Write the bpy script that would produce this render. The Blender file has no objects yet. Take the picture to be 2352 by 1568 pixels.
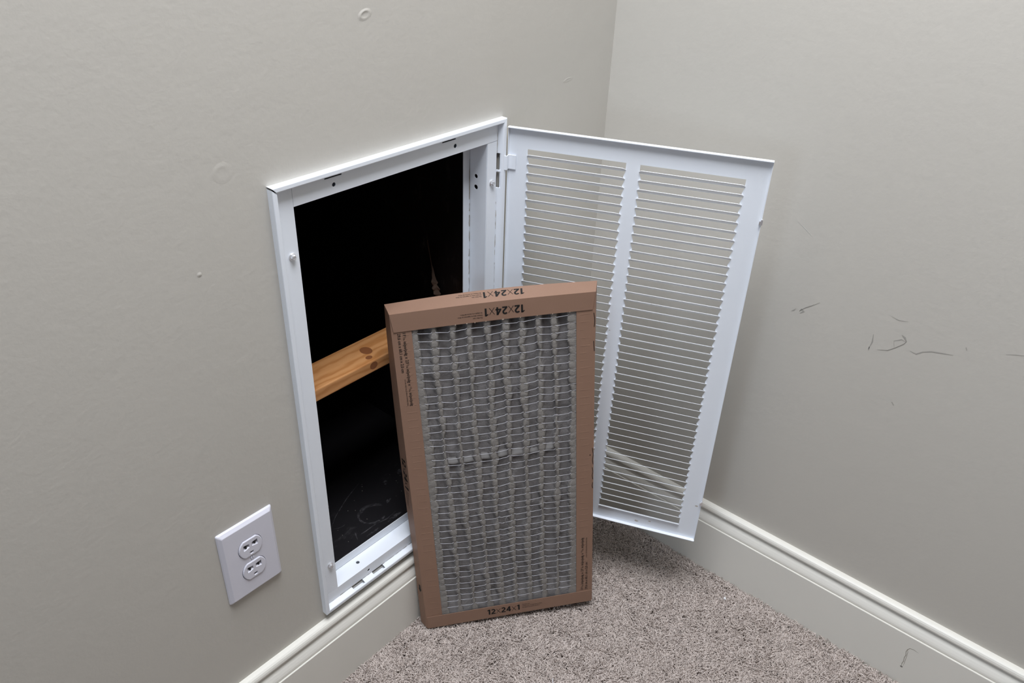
import bpy, bmesh, math, random
import numpy as np
from mathutils import Vector, Matrix

random.seed(7)
rng = np.random.default_rng(11)
S = bpy.context.scene
COL = S.collection
mm = 0.001

# ------------------------------------------------------------------ camera
CAM = np.array([-1.077108, -0.7175, 1.141993])
FPX = 1850.65
RIGHT = Vector((0.6545, -0.7553, 0.0338)).normalized()
FWD = Vector((0.6535, 0.5426, -0.5278)).normalized()
RIGHT = (RIGHT - FWD * RIGHT.dot(FWD)).normalized()
UP = RIGHT.cross(FWD)
cd = bpy.data.cameras.new('camera')
cam = bpy.data.objects.new('camera', cd)
COL.objects.link(cam)
cd.sensor_fit = 'HORIZONTAL'
cd.sensor_width = 36.0
cd.lens = 36.0 * FPX / 2352.0
cd.clip_start = 0.02
M = Matrix((RIGHT, UP, -FWD)).transposed().to_4x4()
M.translation = Vector(CAM)
cam.matrix_world = M
S.camera = cam

# ------------------------------------------------------------------ world, light, exposure
S.view_settings.view_transform = 'Standard'
S.view_settings.look = 'None'
S.view_settings.gamma = 1.0
S.view_settings.use_curve_mapping = False
S.view_settings.exposure = 0.0
w = bpy.data.worlds.new('world')
S.world = w
w.use_nodes = True
w.node_tree.nodes['Background'].inputs['Color'].default_value = (0.62, 0.72, 0.9, 1)
w.node_tree.nodes['Background'].inputs['Strength'].default_value = 0.12


def area_light(name, loc, direction, sx, sy, power, color):
    ld = bpy.data.lights.new(name, 'AREA')
    ld.shape = 'RECTANGLE'
    ld.size, ld.size_y = sx, sy
    ld.energy = power
    ld.color = color
    o = bpy.data.objects.new(name, ld)
    COL.objects.link(o)
    o.location = loc
    o.rotation_euler = Vector(direction).to_track_quat('-Z', 'Y').to_euler()
    return o


# lamp for flash bounced off the ceiling, plus an added bluish fill from the left
area_light('ceiling_bounce', (-0.75, -0.52, 2.40), (0, 0, -1), 1.0, 0.75, 46.5, (0.95, 0.983, 1.05))
area_light('left_fill', (-6.90, -0.95, 1.45), (1, 0.03, -0.12), 1.15, 1.2, 30.0, (0.72, 0.86, 1.04))

# ------------------------------------------------------------------ materials


def s2l(c):
    return tuple(((v / 255.0) / 12.92 if v / 255.0 <= 0.04045 else ((v / 255.0 + 0.055) / 1.055) ** 2.4) for v in c)


class NT:
    def __init__(self, name):
        self.m = bpy.data.materials.new(name)
        self.m.use_nodes = True
        self.t = self.m.node_tree
        self.b = self.t.nodes['Principled BSDF']

    def n(self, typ, **kw):
        nd = self.t.nodes.new(typ)
        for k, v in kw.items():
            if k.startswith('i_'):
                nd.inputs[k[2:].replace('_', ' ')].default_value = v
            else:
                setattr(nd, k, v)
        return nd

    def l(self, a, b):
        self.t.links.new(a, b)

    def math(self, op, a, b=None):
        nd = self.t.nodes.new('ShaderNodeMath')
        nd.operation = op
        for i, v in enumerate((a, b)):
            if v is None:
                continue
            if isinstance(v, (int, float)):
                nd.inputs[i].default_value = v
            else:
                self.l(v, nd.inputs[i])
        return nd.outputs[0]

    def ramp(self, fac, stops):
        nd = self.t.nodes.new('ShaderNodeValToRGB')
        e = nd.color_ramp.elements
        while len(e) < len(stops):
            e.new(0.5)
        for el, (p, c) in zip(e, stops):
            el.position = p
            el.color = (*c[:3], 1) if not isinstance(c, float) else (c, c, c, 1)
        self.l(fac, nd.inputs[0])
        return nd.outputs[0]

    def noise(self, scale, detail=2.0, rough=0.5, vec=None):
        nd = self.t.nodes.new('ShaderNodeTexNoise')
        nd.inputs['Scale'].default_value = scale
        nd.inputs['Detail'].default_value = detail
        nd.inputs['Roughness'].default_value = rough
        if vec is not None:
            self.l(vec, nd.inputs['Vector'])
        return nd.outputs['Fac']

    def pos(self):
        return self.t.nodes.new('ShaderNodeNewGeometry').outputs['Position']

    def obj(self):
        return self.t.nodes.new('ShaderNodeTexCoord').outputs['Object']

    def uv(self):
        return self.t.nodes.new('ShaderNodeTexCoord').outputs['UV']

    def mapped(self, vec, scale=(1, 1, 1), rot=(0, 0, 0), loc=(0, 0, 0)):
        nd = self.t.nodes.new('ShaderNodeMapping')
        nd.inputs['Scale'].default_value = scale
        nd.inputs['Rotation'].default_value = rot
        nd.inputs['Location'].default_value = loc
        self.l(vec, nd.inputs['Vector'])
        return nd.outputs[0]

    def bump(self, h, strength, dist, prev=None):
        nd = self.t.nodes.new('ShaderNodeBump')
        nd.inputs['Strength'].default_value = strength
        nd.inputs['Distance'].default_value = dist
        self.l(h, nd.inputs['Height'])
        if prev is not None:
            self.l(prev, nd.inputs['Normal'])
        self.l(nd.outputs[0], self.b.inputs['Normal'])
        return nd.outputs[0]

    def set(self, color=None, rough=0.5, metal=0.0, spec=0.5):
        if color is not None:
            self.b.inputs['Base Color'].default_value = (*color, 1)
        self.b.inputs['Roughness'].default_value = rough
        self.b.inputs['Metallic'].default_value = metal
        self.b.inputs['Specular IOR Level'].default_value = spec
        return self

    def mix(self, fac, a, b, blend='MIX'):
        nd = self.t.nodes.new('ShaderNodeMix')
        nd.data_type = 'RGBA'
        nd.blend_type = blend
        for sock, v in ((nd.inputs[0], fac), (nd.inputs[6], a), (nd.inputs[7], b)):
            if isinstance(v, (int, float)):
                sock.default_value = v
            elif isinstance(v, tuple):
                sock.default_value = (*v[:3], 1)
            else:
                self.l(v, sock)
        return nd.outputs[2]

    def col(self, sock):
        self.l(sock, self.b.inputs['Base Color'])


def plain(name, color, rough=0.5, metal=0.0, spec=0.5, speck=0.03, bump=0.0, bscale=300):
    k = NT(name).set(color, rough, metal, spec)
    f = k.noise(60.0, 3.0)
    c2 = tuple(max(0, v * (1 - speck * 2)) for v in color)
    k.col(k.mix(f, color, c2))
    if bump:
        k.bump(k.noise(bscale, 2.0), bump, 0.0006)
    return k.m


# painted drywall with roller stipple
k = NT('wall_paint').set(rough=0.55, spec=0.3)
p = k.pos()
big = k.noise(1.6, 2.0, 0.5, p)
k.col(k.mix(big, (0.55, 0.525, 0.475), (0.578, 0.551, 0.499)))
st = k.noise(170.0, 2.0, 0.55, p)
st2 = k.noise(45.0, 2.0, 0.5, p)
k.bump(k.math('ADD', st, k.math('MULTIPLY', st2, 1.3)), 0.16, 0.0011)
M_WALL = k.m
M_CEIL = plain('ceiling_paint', (0.8, 0.79, 0.77), 0.8, speck=0.01)

# trim paint
k = NT('trim_paint').set(rough=0.38, spec=0.45)
k.col(k.mix(k.noise(9.0, 4.0, 0.6, k.pos()), (0.80, 0.78, 0.715), (0.83, 0.81, 0.745)))
k.bump(k.noise(260.0, 2.0, 0.5, k.pos()), 0.08, 0.0008)
M_TRIM = k.m

# white powder coated steel, faint dust
k = NT('white_enamel').set(rough=0.36, spec=0.5)
d = k.ramp(k.noise(850.0, 2.0, 0.5, k.pos()), [(0.70, (0.88, 0.92, 0.975)), (0.78, (0.72, 0.73, 0.76))])
k.col(k.mix(k.noise(14.0, 3.0, 0.5, k.pos()), d, (0.85, 0.89, 0.95)))
M_ENAMEL = k.m

# louver steel: same enamel with grey lint flecks
k = NT('dusty_enamel').set(rough=0.4, spec=0.5)
k.col(k.ramp(k.noise(420.0, 3.0, 0.6, k.pos()), [(0.0, (0.87, 0.89, 0.93)), (0.64, (0.83, 0.85, 0.88)), (0.76, (0.56, 0.54, 0.5))]))
M_LOUVER = k.m

M_PLASTIC = plain('white_plastic', (0.72, 0.715, 0.79), 0.28, spec=0.5, speck=0.0)
M_SLOT = plain('dark_slot', (0.008, 0.008, 0.008), 0.6)
M_ZINC = plain('bright_screw', (0.86, 0.86, 0.88), 0.25, metal=0.75)
M_INK = plain('black_ink', (0.012, 0.012, 0.012), 0.55, spec=0.3)
M_MARK = plain('scuff_graphite', (0.39, 0.372, 0.34), 0.8, spec=0.1)
M_MARKD = plain('dark_scuff', (0.28, 0.263, 0.236), 0.8, spec=0.1)
M_CHIP = plain('bare_paint_scratch', (0.68, 0.67, 0.63), 0.7, spec=0.2)
M_GRIME = NT('seam_grime').set((0.42, 0.38, 0.31), 0.9, spec=0.1).m
M_PAPER = plain('white_paper', (0.85, 0.85, 0.87), 0.7)
M_HAIR = plain('hair_strand', (0.2, 0.17, 0.12), 0.7)

# corrugated kraft board: UVs are metres along the panel
k = NT('kraft_board').set(rough=0.55, spec=0.5)
uv = k.uv()
fib = k.noise(900.0, 3.0, 0.6, uv)
blot = k.noise(28.0, 3.0, 0.5, uv)
strk = k.noise(1.0, 3.0, 0.6, k.mapped(uv, (1400, 90, 1)))
c1 = k.mix(fib, (0.268, 0.158, 0.108), (0.312, 0.188, 0.132))
c2 = k.mix(k.math('MULTIPLY', blot, 0.55), c1, (0.252, 0.146, 0.096))
k.col(k.mix(k.math('MULTIPLY', strk, 0.35), c2, (0.245, 0.145, 0.10)))
k.bump(k.noise(120.0, 2.0, 0.5, uv), 0.12, 0.001)
M_KRAFT = k.m

# same board, with the press marks of the wire ends every 13 mm
k = NT('kraft_board_pressed').set(rough=0.6, spec=0.4)
uv = k.uv()
fib = k.noise(900.0, 3.0, 0.6, uv)
blot = k.noise(28.0, 3.0, 0.5, uv)
c1 = k.mix(fib, (0.268, 0.158, 0.108), (0.312, 0.188, 0.132))
k.col(k.mix(k.math('MULTIPLY', blot, 0.6), c1, (0.252, 0.146, 0.096)))
sp = k.n('ShaderNodeSeparateXYZ')
k.l(k.mapped(uv), sp.inputs[0])
wob = k.math('MULTIPLY', k.noise(30.0, 1.0, 0.5, uv), 0.004)
v = k.math('ADD', sp.outputs[1], wob)
fr = k.math('FRACT', k.math('DIVIDE', v, 0.0128))
line = k.math('MAXIMUM', k.math('SUBTRACT', 1.0, k.math('MULTIPLY', k.math('ABSOLUTE', k.math('SUBTRACT', fr, 0.5)), 9.0)), 0.0)
mask = k.ramp(k.noise(60.0, 1.0, 0.5, k.mapped(uv, (1.0, 0.6, 1))), [(0.36, 0.0), (0.52, 1.0)])
edge = k.math('LESS_THAN', k.math('ABSOLUTE', sp.outputs[0]), 0.0075)
h = k.math('MULTIPLY', k.math('MULTIPLY', line, mask), edge)
h2 = k.math('ADD', k.math('MULTIPLY', k.noise(120.0, 2.0, 0.5, uv), 0.25), h)
k.bump(h2, 0.2, 0.0009)
M_KRAFTP = k.m

# dusty pleated filter cloth: paler along the ridges, darker in the folds
k = NT('filter_cloth').set(rough=0.95, spec=0.05)
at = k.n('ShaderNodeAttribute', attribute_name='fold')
uv = k.uv()
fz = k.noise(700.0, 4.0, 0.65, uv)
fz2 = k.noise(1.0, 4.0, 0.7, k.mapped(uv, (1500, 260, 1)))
fold_tone = k.mix(fz, (0.13, 0.122, 0.12), (0.29, 0.273, 0.265))
fold_tone = k.mix(k.math('MULTIPLY', fz2, 0.6), fold_tone, (0.25, 0.238, 0.235))
ridge_tone = k.mix(fz, (0.225, 0.209, 0.192), (0.30, 0.281, 0.26))
k.col(k.mix(k.ramp(at.outputs['Fac'], [(0.15, 0.0), (0.42, 1.0)]), ridge_tone, fold_tone))
k.bump(k.math('ADD', k.noise(420.0, 4.0, 0.7, uv), k.math('MULTIPLY', k.noise(70.0, 3.0, 0.6, uv), 2.0)), 0.5, 0.0016)
M_CLOTH = k.m
M_STRAP = plain('pale_glue_strap', (0.24, 0.23, 0.222), 0.7, bump=0.2)
M_WIRE = plain('galvanised_wire', (0.48, 0.48, 0.515), 0.38, metal=0.35)

# pine
k = NT('pine').set(rough=0.5, spec=0.35)
o = k.obj()
wv = k.n('ShaderNodeTexWave', wave_type='RINGS', rings_direction='X')
wv.inputs['Scale'].default_value = 30.0
wv.inputs['Distortion'].default_value = 7.0
wv.inputs['Detail'].default_value = 3.0
wv.inputs['Detail Scale'].default_value = 1.4
k.l(k.mapped(o, (0.35, 1.0, 1.0), loc=(0.0, 0.035, 0.05)), wv.inputs['Vector'])
gr = k.ramp(wv.outputs['Fac'], [(0.0, (0.60, 0.30, 0.12)), (0.55, (0.56, 0.265, 0.10)), (1.0, (0.43, 0.18, 0.055))])
fine = k.noise(1.0, 4.0, 0.6, k.mapped(o, (25, 700, 700)))
k.col(k.mix(k.math('MULTIPLY', fine, 0.5), gr, (0.52, 0.235, 0.085)))
M_PINE = k.m
M_KNOT = plain('pine_knot', (0.235, 0.085, 0.03), 0.5)

# black duct liner with chalky scuffs and lint
k = NT('duct_liner').set(rough=0.62, spec=0.25)
p = k.pos()
sc = k.noise(1.0, 5.0, 0.72, k.mapped(p, (26, 60, 26), rot=(0, 0, 0.6)))
sc2 = k.noise(9.0, 2.0, 0.5, p)
dust = k.math('MULTIPLY', k.ramp(sc, [(0.56, 0.0), (0.78, 1.0)]), k.ramp(sc2, [(0.45, 0.0), (0.62, 1.0)]))
k.col(k.mix(k.math('MULTIPLY', dust, 0.5), (0.0085, 0.0075, 0.009), (0.12, 0.115, 0.12)))
M_DUCT = k.m
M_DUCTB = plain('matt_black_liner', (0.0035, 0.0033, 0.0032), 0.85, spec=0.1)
k = NT('chalk_dust').set((0.10, 0.095, 0.102), 0.95, spec=0.05)
k.l(k.ramp(k.noise(230.0, 4.0, 0.7, k.pos()), [(0.40, 0.0), (0.68, 0.75)]), k.b.inputs['Alpha'])
M_DUST = k.m
M_DUSTL = NT('pale_lint').set((0.3, 0.28, 0.25), 0.95, spec=0.05).m
M_TAPE = plain('brown_torn_paper', (0.15, 0.105, 0.08), 0.9, bump=0.3)

# carpet yarn
k = NT('carpet_yarn').set(rough=0.9, spec=0.1)
hi = k.n('ShaderNodeHairInfo')
yc = k.ramp(hi.outputs['Random'], [(0.0, (0.55, 0.48, 0.44)), (0.5, (0.65, 0.575, 0.53)), (1.0, (0.75, 0.675, 0.625))])
k.col(yc)
M_YARN = k.m
M_BACK = plain('carpet_backing', (0.20, 0.165, 0.145), 0.95)
M_GLASS = plain('window_glass', (0.75, 0.85, 0.95), 0.05)

# ------------------------------------------------------------------ mesh helpers


def mesh_obj(name, verts, faces, mat, parent=None, smooth=False, loc=None, uvs=None):
    me = bpy.data.meshes.new(name)
    me.from_pydata([tuple(map(float, q)) for q in verts], [], faces)
    me.update()
    bm = bmesh.new()
    bm.from_mesh(me)
    bmesh.ops.recalc_face_normals(bm, faces=bm.faces)
    bm.to_mesh(me)
    bm.free()
    if mat:
        me.materials.append(mat)
    if smooth:
        for q in me.polygons:
            q.use_smooth = True
    if uvs is not None:
        ly = me.uv_layers.new(name='UVMap')
        for lp in me.loops:
            ly.data[lp.index].uv = uvs[lp.vertex_index]
    o = bpy.data.objects.new(name, me)
    COL.objects.link(o)
    if parent:
        o.parent = parent
    if loc is not None:
        o.location = loc
    return o


class MB:
    def __init__(self):
        self.v, self.f = [], []

    def add(self, vs, fs):
        b = len(self.v)
        self.v += [tuple(q) for q in vs]
        self.f += [tuple(i + b for i in q) for q in fs]
        return self

    def box(self, a, b):
        x0, y0, z0 = a
        x1, y1, z1 = b
        return self.add([(x0, y0, z0), (x1, y0, z0), (x1, y1, z0), (x0, y1, z0), (x0, y0, z1), (x1, y0, z1), (x1, y1, z1), (x0, y1, z1)],
                        [(0, 3, 2, 1), (4, 5, 6, 7), (0, 1, 5, 4), (1, 2, 6, 5), (2, 3, 7, 6), (3, 0, 4, 7)])

    def loft(self, rings, closed=True, caps=True):
        n = len(rings[0])
        vs = [q for r in rings for q in r]
        fs = []
        for i in range(len(rings) - 1):
            for j in range(n if closed else n - 1):
                a, b = i * n + j, i * n + (j + 1) % n
                fs.append((a, b, b + n, a + n))
        if caps and closed:
            fs.append(tuple(range(n))[::-1])
            fs.append(tuple(range((len(rings) - 1) * n, len(rings) * n)))
        return self.add(vs, fs)

    def tube(self, pts, r, sides=6):
        pts = [Vector(q) for q in pts]
        rings = []
        ref = None
        for i, q in enumerate(pts):
            t = (pts[min(i + 1, len(pts) - 1)] - pts[max(i - 1, 0)]).normalized()
            if ref is None:
                ref = t.orthogonal().normalized()
            ref = (ref - t * ref.dot(t)).normalized()
            bi = t.cross(ref)
            rr = r[i] if isinstance(r, (list, tuple)) else r
            rings.append([q + (ref * math.cos(2 * math.pi * s / sides) + bi * math.sin(2 * math.pi * s / sides)) * rr for s in range(sides)])
        return self.loft(rings)

    def obj(self, name, mat, parent=None, smooth=False, loc=None):
        return mesh_obj(name, self.v, self.f, mat, parent, smooth, loc)


def bevel(o, width, seg=2, angle=30):
    md = o.modifiers.new('bevel', 'BEVEL')
    md.width = width
    md.segments = seg
    md.limit_method = 'ANGLE'
    md.angle_limit = math.radians(angle)
    return o


def bake(o):
    dg = bpy.context.evaluated_depsgraph_get()
    me = bpy.data.meshes.new_from_object(o.evaluated_get(dg))
    o.modifiers.clear()
    o.data = me
    return o


def cut(o, cutters):
    """subtract closed MB shapes from o and keep only the result"""
    tmp = []
    for i, c in enumerate(cutters):
        q = c.obj('cutter', None, o.parent)
        q.matrix_parent_inverse = o.matrix_parent_inverse
        q.location = o.location
        q.rotation_euler = o.rotation_euler
        tmp.append(q)
        md = o.modifiers.new('b%d' % i, 'BOOLEAN')
        md.operation = 'DIFFERENCE'
        md.solver = 'EXACT'
        md.object = q
    bpy.context.view_layer.update()
    bake(o)
    for q in tmp:
        me = q.data
        bpy.data.objects.remove(q)
        bpy.data.meshes.remove(me)
    return o


def prism(axis_pts, d0, d1, axis):
    """closed prism: polygon axis_pts in the two other axes, from d0 to d1 along axis (0,1,2)"""
    mb = MB()
    r0, r1 = [], []
    for a, b in axis_pts:
        q = [a, b]
        q.insert(axis, d0)
        r0.append(tuple(q))
        q = [a, b]
        q.insert(axis, d1)
        r1.append(tuple(q))
    return mb.loft([r0, r1])


def circle(cx, cz, r, n=14):
    return [(cx + r * math.cos(2 * math.pi * i / n), cz + r * math.sin(2 * math.pi * i / n)) for i in range(n)]


def rect(x0, z0, x1, z1):
    return [(x0, z0), (x1, z0), (x1, z1), (x0, z1)]


def thing(name, label, cat, loc=(0, 0, 0), rotz=0.0, group=None):
    o = bpy.data.objects.new(name, None)
    COL.objects.link(o)
    o.empty_display_size = 0.05
    o.location = loc
    o.rotation_euler = (0, 0, rotz)
    o['label'] = label
    o['category'] = cat
    if group:
        o['group'] = group
    return o


def tag(o, label, cat, group=None):
    o['label'] = label
    o['category'] = cat
    if group:
        o['group'] = group
    return o


def struct(o, label=None):
    o['kind'] = 'structure'
    if label:
        o['label'] = label
    return o


def ribbon(pts, width, to3d, taper=True, jitter=0.0, r=random):
    """a flat stroke through 2-D pts, mapped by to3d(a, b)"""
    n = len(pts)
    L, R = [], []
    for i, (a, b) in enumerate(pts):
        a0, b0 = pts[max(i - 1, 0)]
        a1, b1 = pts[min(i + 1, n - 1)]
        t = math.hypot(a1 - a0, b1 - b0) or 1e-9
        nx, ny = -(b1 - b0) / t, (a1 - a0) / t
        h = width * 0.5
        if taper and i in (0, n - 1):
            h *= 0.3
        h *= 1 + jitter * (r.random() * 2 - 1)
        L.append(to3d(a + nx * h, b + ny * h))
        R.append(to3d(a - nx * h, b - ny * h))
    vs = L + R
    fs = [(i, i + 1, n + i + 1, n + i) for i in range(n - 1)]
    return vs, fs


# ------------------------------------------------------------------ the room
RX, RY, RH = -7.0, -6.6, 2.43
X0, Z0, FW, FH = -0.629003, 0.154841, 0.376053, 0.667935     # grille frame: lower left corner on the left wall, width, height
HX0, HX1 = X0 + 0.0055, X0 + FW - 0.0055
HZ0, HZ1 = Z0 + 0.0055, Z0 + FH - 0.0055

mb = MB().box((RX - 0.1, RY - 0.1, -0.12), (0.1, 0.012, -0.014))
struct(mb.obj('floor', M_BACK), 'carpet backing under the grey beige pile')
mb = MB().box((RX - 0.1, RY - 0.1, RH), (0.1, 0.1, RH + 0.1))
struct(mb.obj('ceiling', M_CEIL))

# left wall with the hole for the return air grille
th = 0.0125
mb = MB()
for (a0, a1, b0, b1) in ((RX, HX0, -0.1, RH), (HX1, 0.0, -0.1, RH), (HX0, HX1, -0.1, HZ0), (HX0, HX1, HZ1, RH)):
    mb.add([(a0, 0, b0), (a1, 0, b0), (a1, 0, b1), (a0, 0, b1)], [(0, 1, 2, 3)])
    mb.add([(a0, th, b0), (a1, th, b0), (a1, th, b1), (a0, th, b1)], [(3, 2, 1, 0)])
c4 = [(HX0, HZ0), (HX1, HZ0), (HX1, HZ1), (HX0, HZ1)]
for i in range(4):
    (a0, b0), (a1, b1) = c4[i], c4[(i + 1) % 4]
    mb.add([(a0, 0, b0), (a1, 0, b1), (a1, th, b1), (a0, th, b0)], [(0, 1, 2, 3)])
me = bpy.data.meshes.new('wall_left')
me.from_pydata(mb.v, [], mb.f)
me.materials.append(M_WALL)
wall_left = bpy.data.objects.new('wall_left', me)
COL.objects.link(wall_left)
struct(wall_left, 'greige painted wall holding the return air opening')
wall_right = struct(MB().box((0, RY, -0.1), (0.1, 0.1, RH)).obj('wall_right', M_WALL), 'greige painted wall behind the open louvered door')
struct(MB().box((RX - 0.1, RY - 0.1, -0.1), (0.1, RY, RH)).obj('wall_back', M_WALL))
# front wall towards -x, with an unseen window added for the fill
wy0, wy1, wz0, wz1 = -1.6, -0.3, 0.8, 2.1
mb = MB()
for a, b in (((RX - 0.1, RY, -0.1), (RX, wy0, RH)), ((RX - 0.1, wy1, -0.1), (RX, 0.1, RH)), ((RX - 0.1, wy0, -0.1), (RX, wy1, wz0)), ((RX - 0.1, wy0, wz1), (RX, wy1, RH))):
    mb.box(a, b)
struct(mb.obj('wall_front', M_WALL))
mb = MB()
for a, b in (((RX - 0.09, wy0, wz0), (RX - 0.02, wy0 + 0.05, wz1)), ((RX - 0.09, wy1 - 0.05, wz0), (RX - 0.02, wy1, wz1)), ((RX - 0.09, wy0 + 0.05, wz0), (RX - 0.02, wy1 - 0.05, wz0 + 0.05)), ((RX - 0.09, wy0 + 0.05, wz1 - 0.05), (RX - 0.02, wy1 - 0.05, wz1))):
    mb.box(a, b)
win = struct(mb.obj('unseen_window', M_ENAMEL))
MB().box((RX - 0.062, wy0 + 0.05, wz0 + 0.05), (RX - 0.056, wy1 - 0.05, wz1 - 0.05)).obj('pane', M_GLASS, win)

# inside corner bead: a soft paint line
# baseboards: flat board with cap moulding
BP = [(0.0, 0.1392), (0.0040, 0.1392), (0.0075, 0.1384), (0.0098, 0.1366), (0.0112, 0.1340), (0.0119, 0.1308), (0.0117, 0.1286), (0.0100, 0.1271), (0.0072, 0.1262), (0.0060, 0.1252), (0.0066, 0.1238),
      (0.0088, 0.1198), (0.0113, 0.1152), (0.0133, 0.1106), (0.0145, 0.1070), (0.0149, 0.1042), (0.0140, 0.1018), (0.0142, 0.1010), (0.0162, 0.1010), (0.0166, 0.1005), (0.0166, -0.014), (0.0, -0.014)]


def baseboard(name, along, label):
    r0, r1 = [], []
    for d, z in BP:
        if along == 'x':
            r0.append((RX, -d, z))
            r1.append((-d, -d, z))
        else:
            r0.append((-d, -d, z))
            r1.append((-d, RY, z))
    o = MB().loft([r0, r1]).obj(name, M_TRIM)
    return struct(o, label)


bb_l = baseboard('baseboard_left', 'x', 'off white moulded baseboard under the grille')
bb_r = baseboard('baseboard_right', 'y', 'off white moulded baseboard running to the right')

# carpet pile: single yarn ends, as a curves object
NX = 330000
cx0, cx1, cy0, cy1 = -1.05, -0.0172, -1.05, -0.0172
bx = rng.uniform(cx0, cx1, NX)
by = rng.uniform(cy0, cy1, NX)
K = 5


def vnoise(x, y, f, seed):
    r2 = np.random.default_rng(seed)
    g = r2.uniform(-1, 1, (256, 256))
    u, v = (x * f) % 255, (y * f) % 255
    i, j = u.astype(int), v.astype(int)
    a, b = u - i, v - j
    a = a * a * (3 - 2 * a)
    b = b * b * (3 - 2 * b)
    return (g[i, j] * (1 - a) + g[(i + 1) % 256, j] * a) * (1 - b) + (g[i, (j + 1) % 256] * (1 - a) + g[(i + 1) % 256, (j + 1) % 256] * a) * b


lx = 0.5 * vnoise(bx + 3, by + 3, 90, 1) + 0.35 * vnoise(bx + 3, by + 3, 28, 2) + rng.normal(0, 0.45, NX)
ly_ = 0.5 * vnoise(bx + 3, by + 3, 90, 3) + 0.35 * vnoise(bx + 3, by + 3, 28, 4) + rng.normal(0, 0.45, NX)
hh = 0.0152 * (1 + 0.12 * vnoise(bx + 3, by + 3, 60, 5) + rng.normal(0, 0.10, NX))
ph = rng.uniform(0, 2 * np.pi, NX)
fq = rng.uniform(0.7, 1.3, NX)
pos = np.zeros((NX, K, 3), np.float32)
for i in range(K):
    t = i / (K - 1)
    am = 0.0018 * t
    ox = lx * hh * t ** 1.5 * 0.80 + am * np.sin(ph + 6.5 * fq * t)
    oy = ly_ * hh * t ** 1.5 * 0.80 + am * np.cos(ph * 1.7 + 6.5 * fq * t)
    lean = np.sqrt(lx ** 2 + ly_ ** 2)
    pos[:, i, 0] = np.clip(bx + ox, None, -0.0168)
    pos[:, i, 1] = np.clip(by + oy, None, -0.0168)
    pos[:, i, 2] = -0.0142 + hh * t * (1 - 0.34 * np.clip(lean, 0, 1.4) * t) + 0.0005
hc = bpy.data.hair_curves.new('carpet_pile')
hc.add_curves([K] * NX)
hc.attributes['position'].data.foreach_set('vector', pos.reshape(-1))
ra = hc.attributes.get('radius') or hc.attributes.new('radius', 'FLOAT', 'POINT')
rad = np.tile(np.array([0.00072, 0.00078, 0.00078, 0.00072, 0.0004], np.float32), NX) * np.repeat(rng.uniform(0.8, 1.2, NX).astype(np.float32), K)
ra.data.foreach_set('value', rad)
hc.materials.append(M_YARN)
pile = bpy.data.objects.new('carpet_pile', hc)
COL.objects.link(pile)
pile['kind'] = 'stuff'
pile['label'] = 'greyish beige shaggy carpet pile covering the floor'
pile['category'] = 'carpet'

# ------------------------------------------------------------------ return air grille: frame, filter channel, door
G = thing('return_air_grille', 'white steel return air grille in the wall, its louvered door swung open', 'air grille', (X0, 0, Z0))
RD = 0.0096     # how far the rim stands off the wall


def rimprof(a):
    return [(0.0, 0.0), (0.0, -RD + 0.0010), (0.0003, -RD + 0.0003), (0.0010, -RD), (0.0050, -RD), (0.0058, -RD + 0.0003), (0.0064, -RD + 0.0012), (0.0080, -0.0040), (0.0091, -0.0010), (0.0095, 0.0006), (0.0082, 0.0006), (0.0070, -0.0038), (0.0054, -RD + 0.0013), (0.0012, -RD + 0.0013), (0.0010, 0.0)]


SLOTS = {'top': [(0.0740, FH - 0.0114, 0.0985, FH - 0.0090), (0.2600, FH - 0.0114, 0.2850, FH - 0.0090)],
         'bottom': [(0.0545, 0.0060, 0.0755, 0.0104), (0.0945, 0.0060, 0.1165, 0.0104)],
         'right': [(FW - 0.0110, 0.5690, FW - 0.0070, 0.5925), (FW - 0.0110, 0.5950, FW - 0.0070, 0.6192)]}


def rim(side):
    r0, r1 = [], []
    for a, y in rimprof(0):
        if side == 'top':
            r0.append((a, y, FH - a)), r1.append((FW - a, y, FH - a))
        elif side == 'bottom':
            r0.append((a + 0.0006, y, a)), r1.append((FW - a, y, a))
        elif side == 'left':
            r0.append((a, y, FH - a - 0.0022)), r1.append((a, y, a))
        else:
            r0.append((FW - a, y, FH - a - 0.0004)), r1.append((FW - a, y, a))
    o = MB().loft([r0, r1]).obj('rim', M_ENAMEL, G)
    if side in SLOTS:
        cut(o, [prism(rect(*e), -0.0088, 0.01, 1) for e in SLOTS[side]])
    return o


for sd in ('top', 'bottom', 'left', 'right'):
    rim(sd)
OP = 0.030       # opening edge, in from the frame's outside
BT = 0.0295
yf0, yf1 = -0.0012, -0.0002


def plate(x0, z0, x1, z1, holes=(), extra=()):
    o = MB().box((x0, yf0, z0), (x1, yf1, z1)).obj('flange', M_ENAMEL, G)
    cs = [prism(circle(a, b, r), -0.01, 0.01, 1) for a, b, r in holes] + [prism(rect(*e), -0.01, 0.01, 1) for e in extra]
    if cs:
        cut(o, cs)
    return o


plate(0.0094, BT + 0.0004, OP - 0.0004, FH - 0.0094, extra=[(0.0092, 0.5640, 0.0108, 0.5668)])
plate(OP, FH - 0.031, FW - 0.0094, FH - 0.0094, holes=[(0.0864, 0.6478, 0.0026), (0.2838, 0.6480, 0.0028)],
      extra=SLOTS['top'])
plate(FW - OP + 0.0004, BT + 0.0004, FW - 0.0094, FH - 0.0316, extra=SLOTS['right'])
plate(0.0094, 0.0094, FW - 0.0094, BT, holes=[(0.0889, 0.0186, 0.0024)],
      extra=SLOTS['bottom'])
# filter channel behind the flanges: side wall and back lip, one piece per side
CD, LIP = 0.031, 0.0135


def channel(poly_wall, poly_lip, holes=()):
    mb = MB().box(*poly_wall).box(*poly_lip)
    o = mb.obj('filter_channel', M_ENAMEL, G)
    if holes:
        cut(o, holes)
    return o


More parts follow.
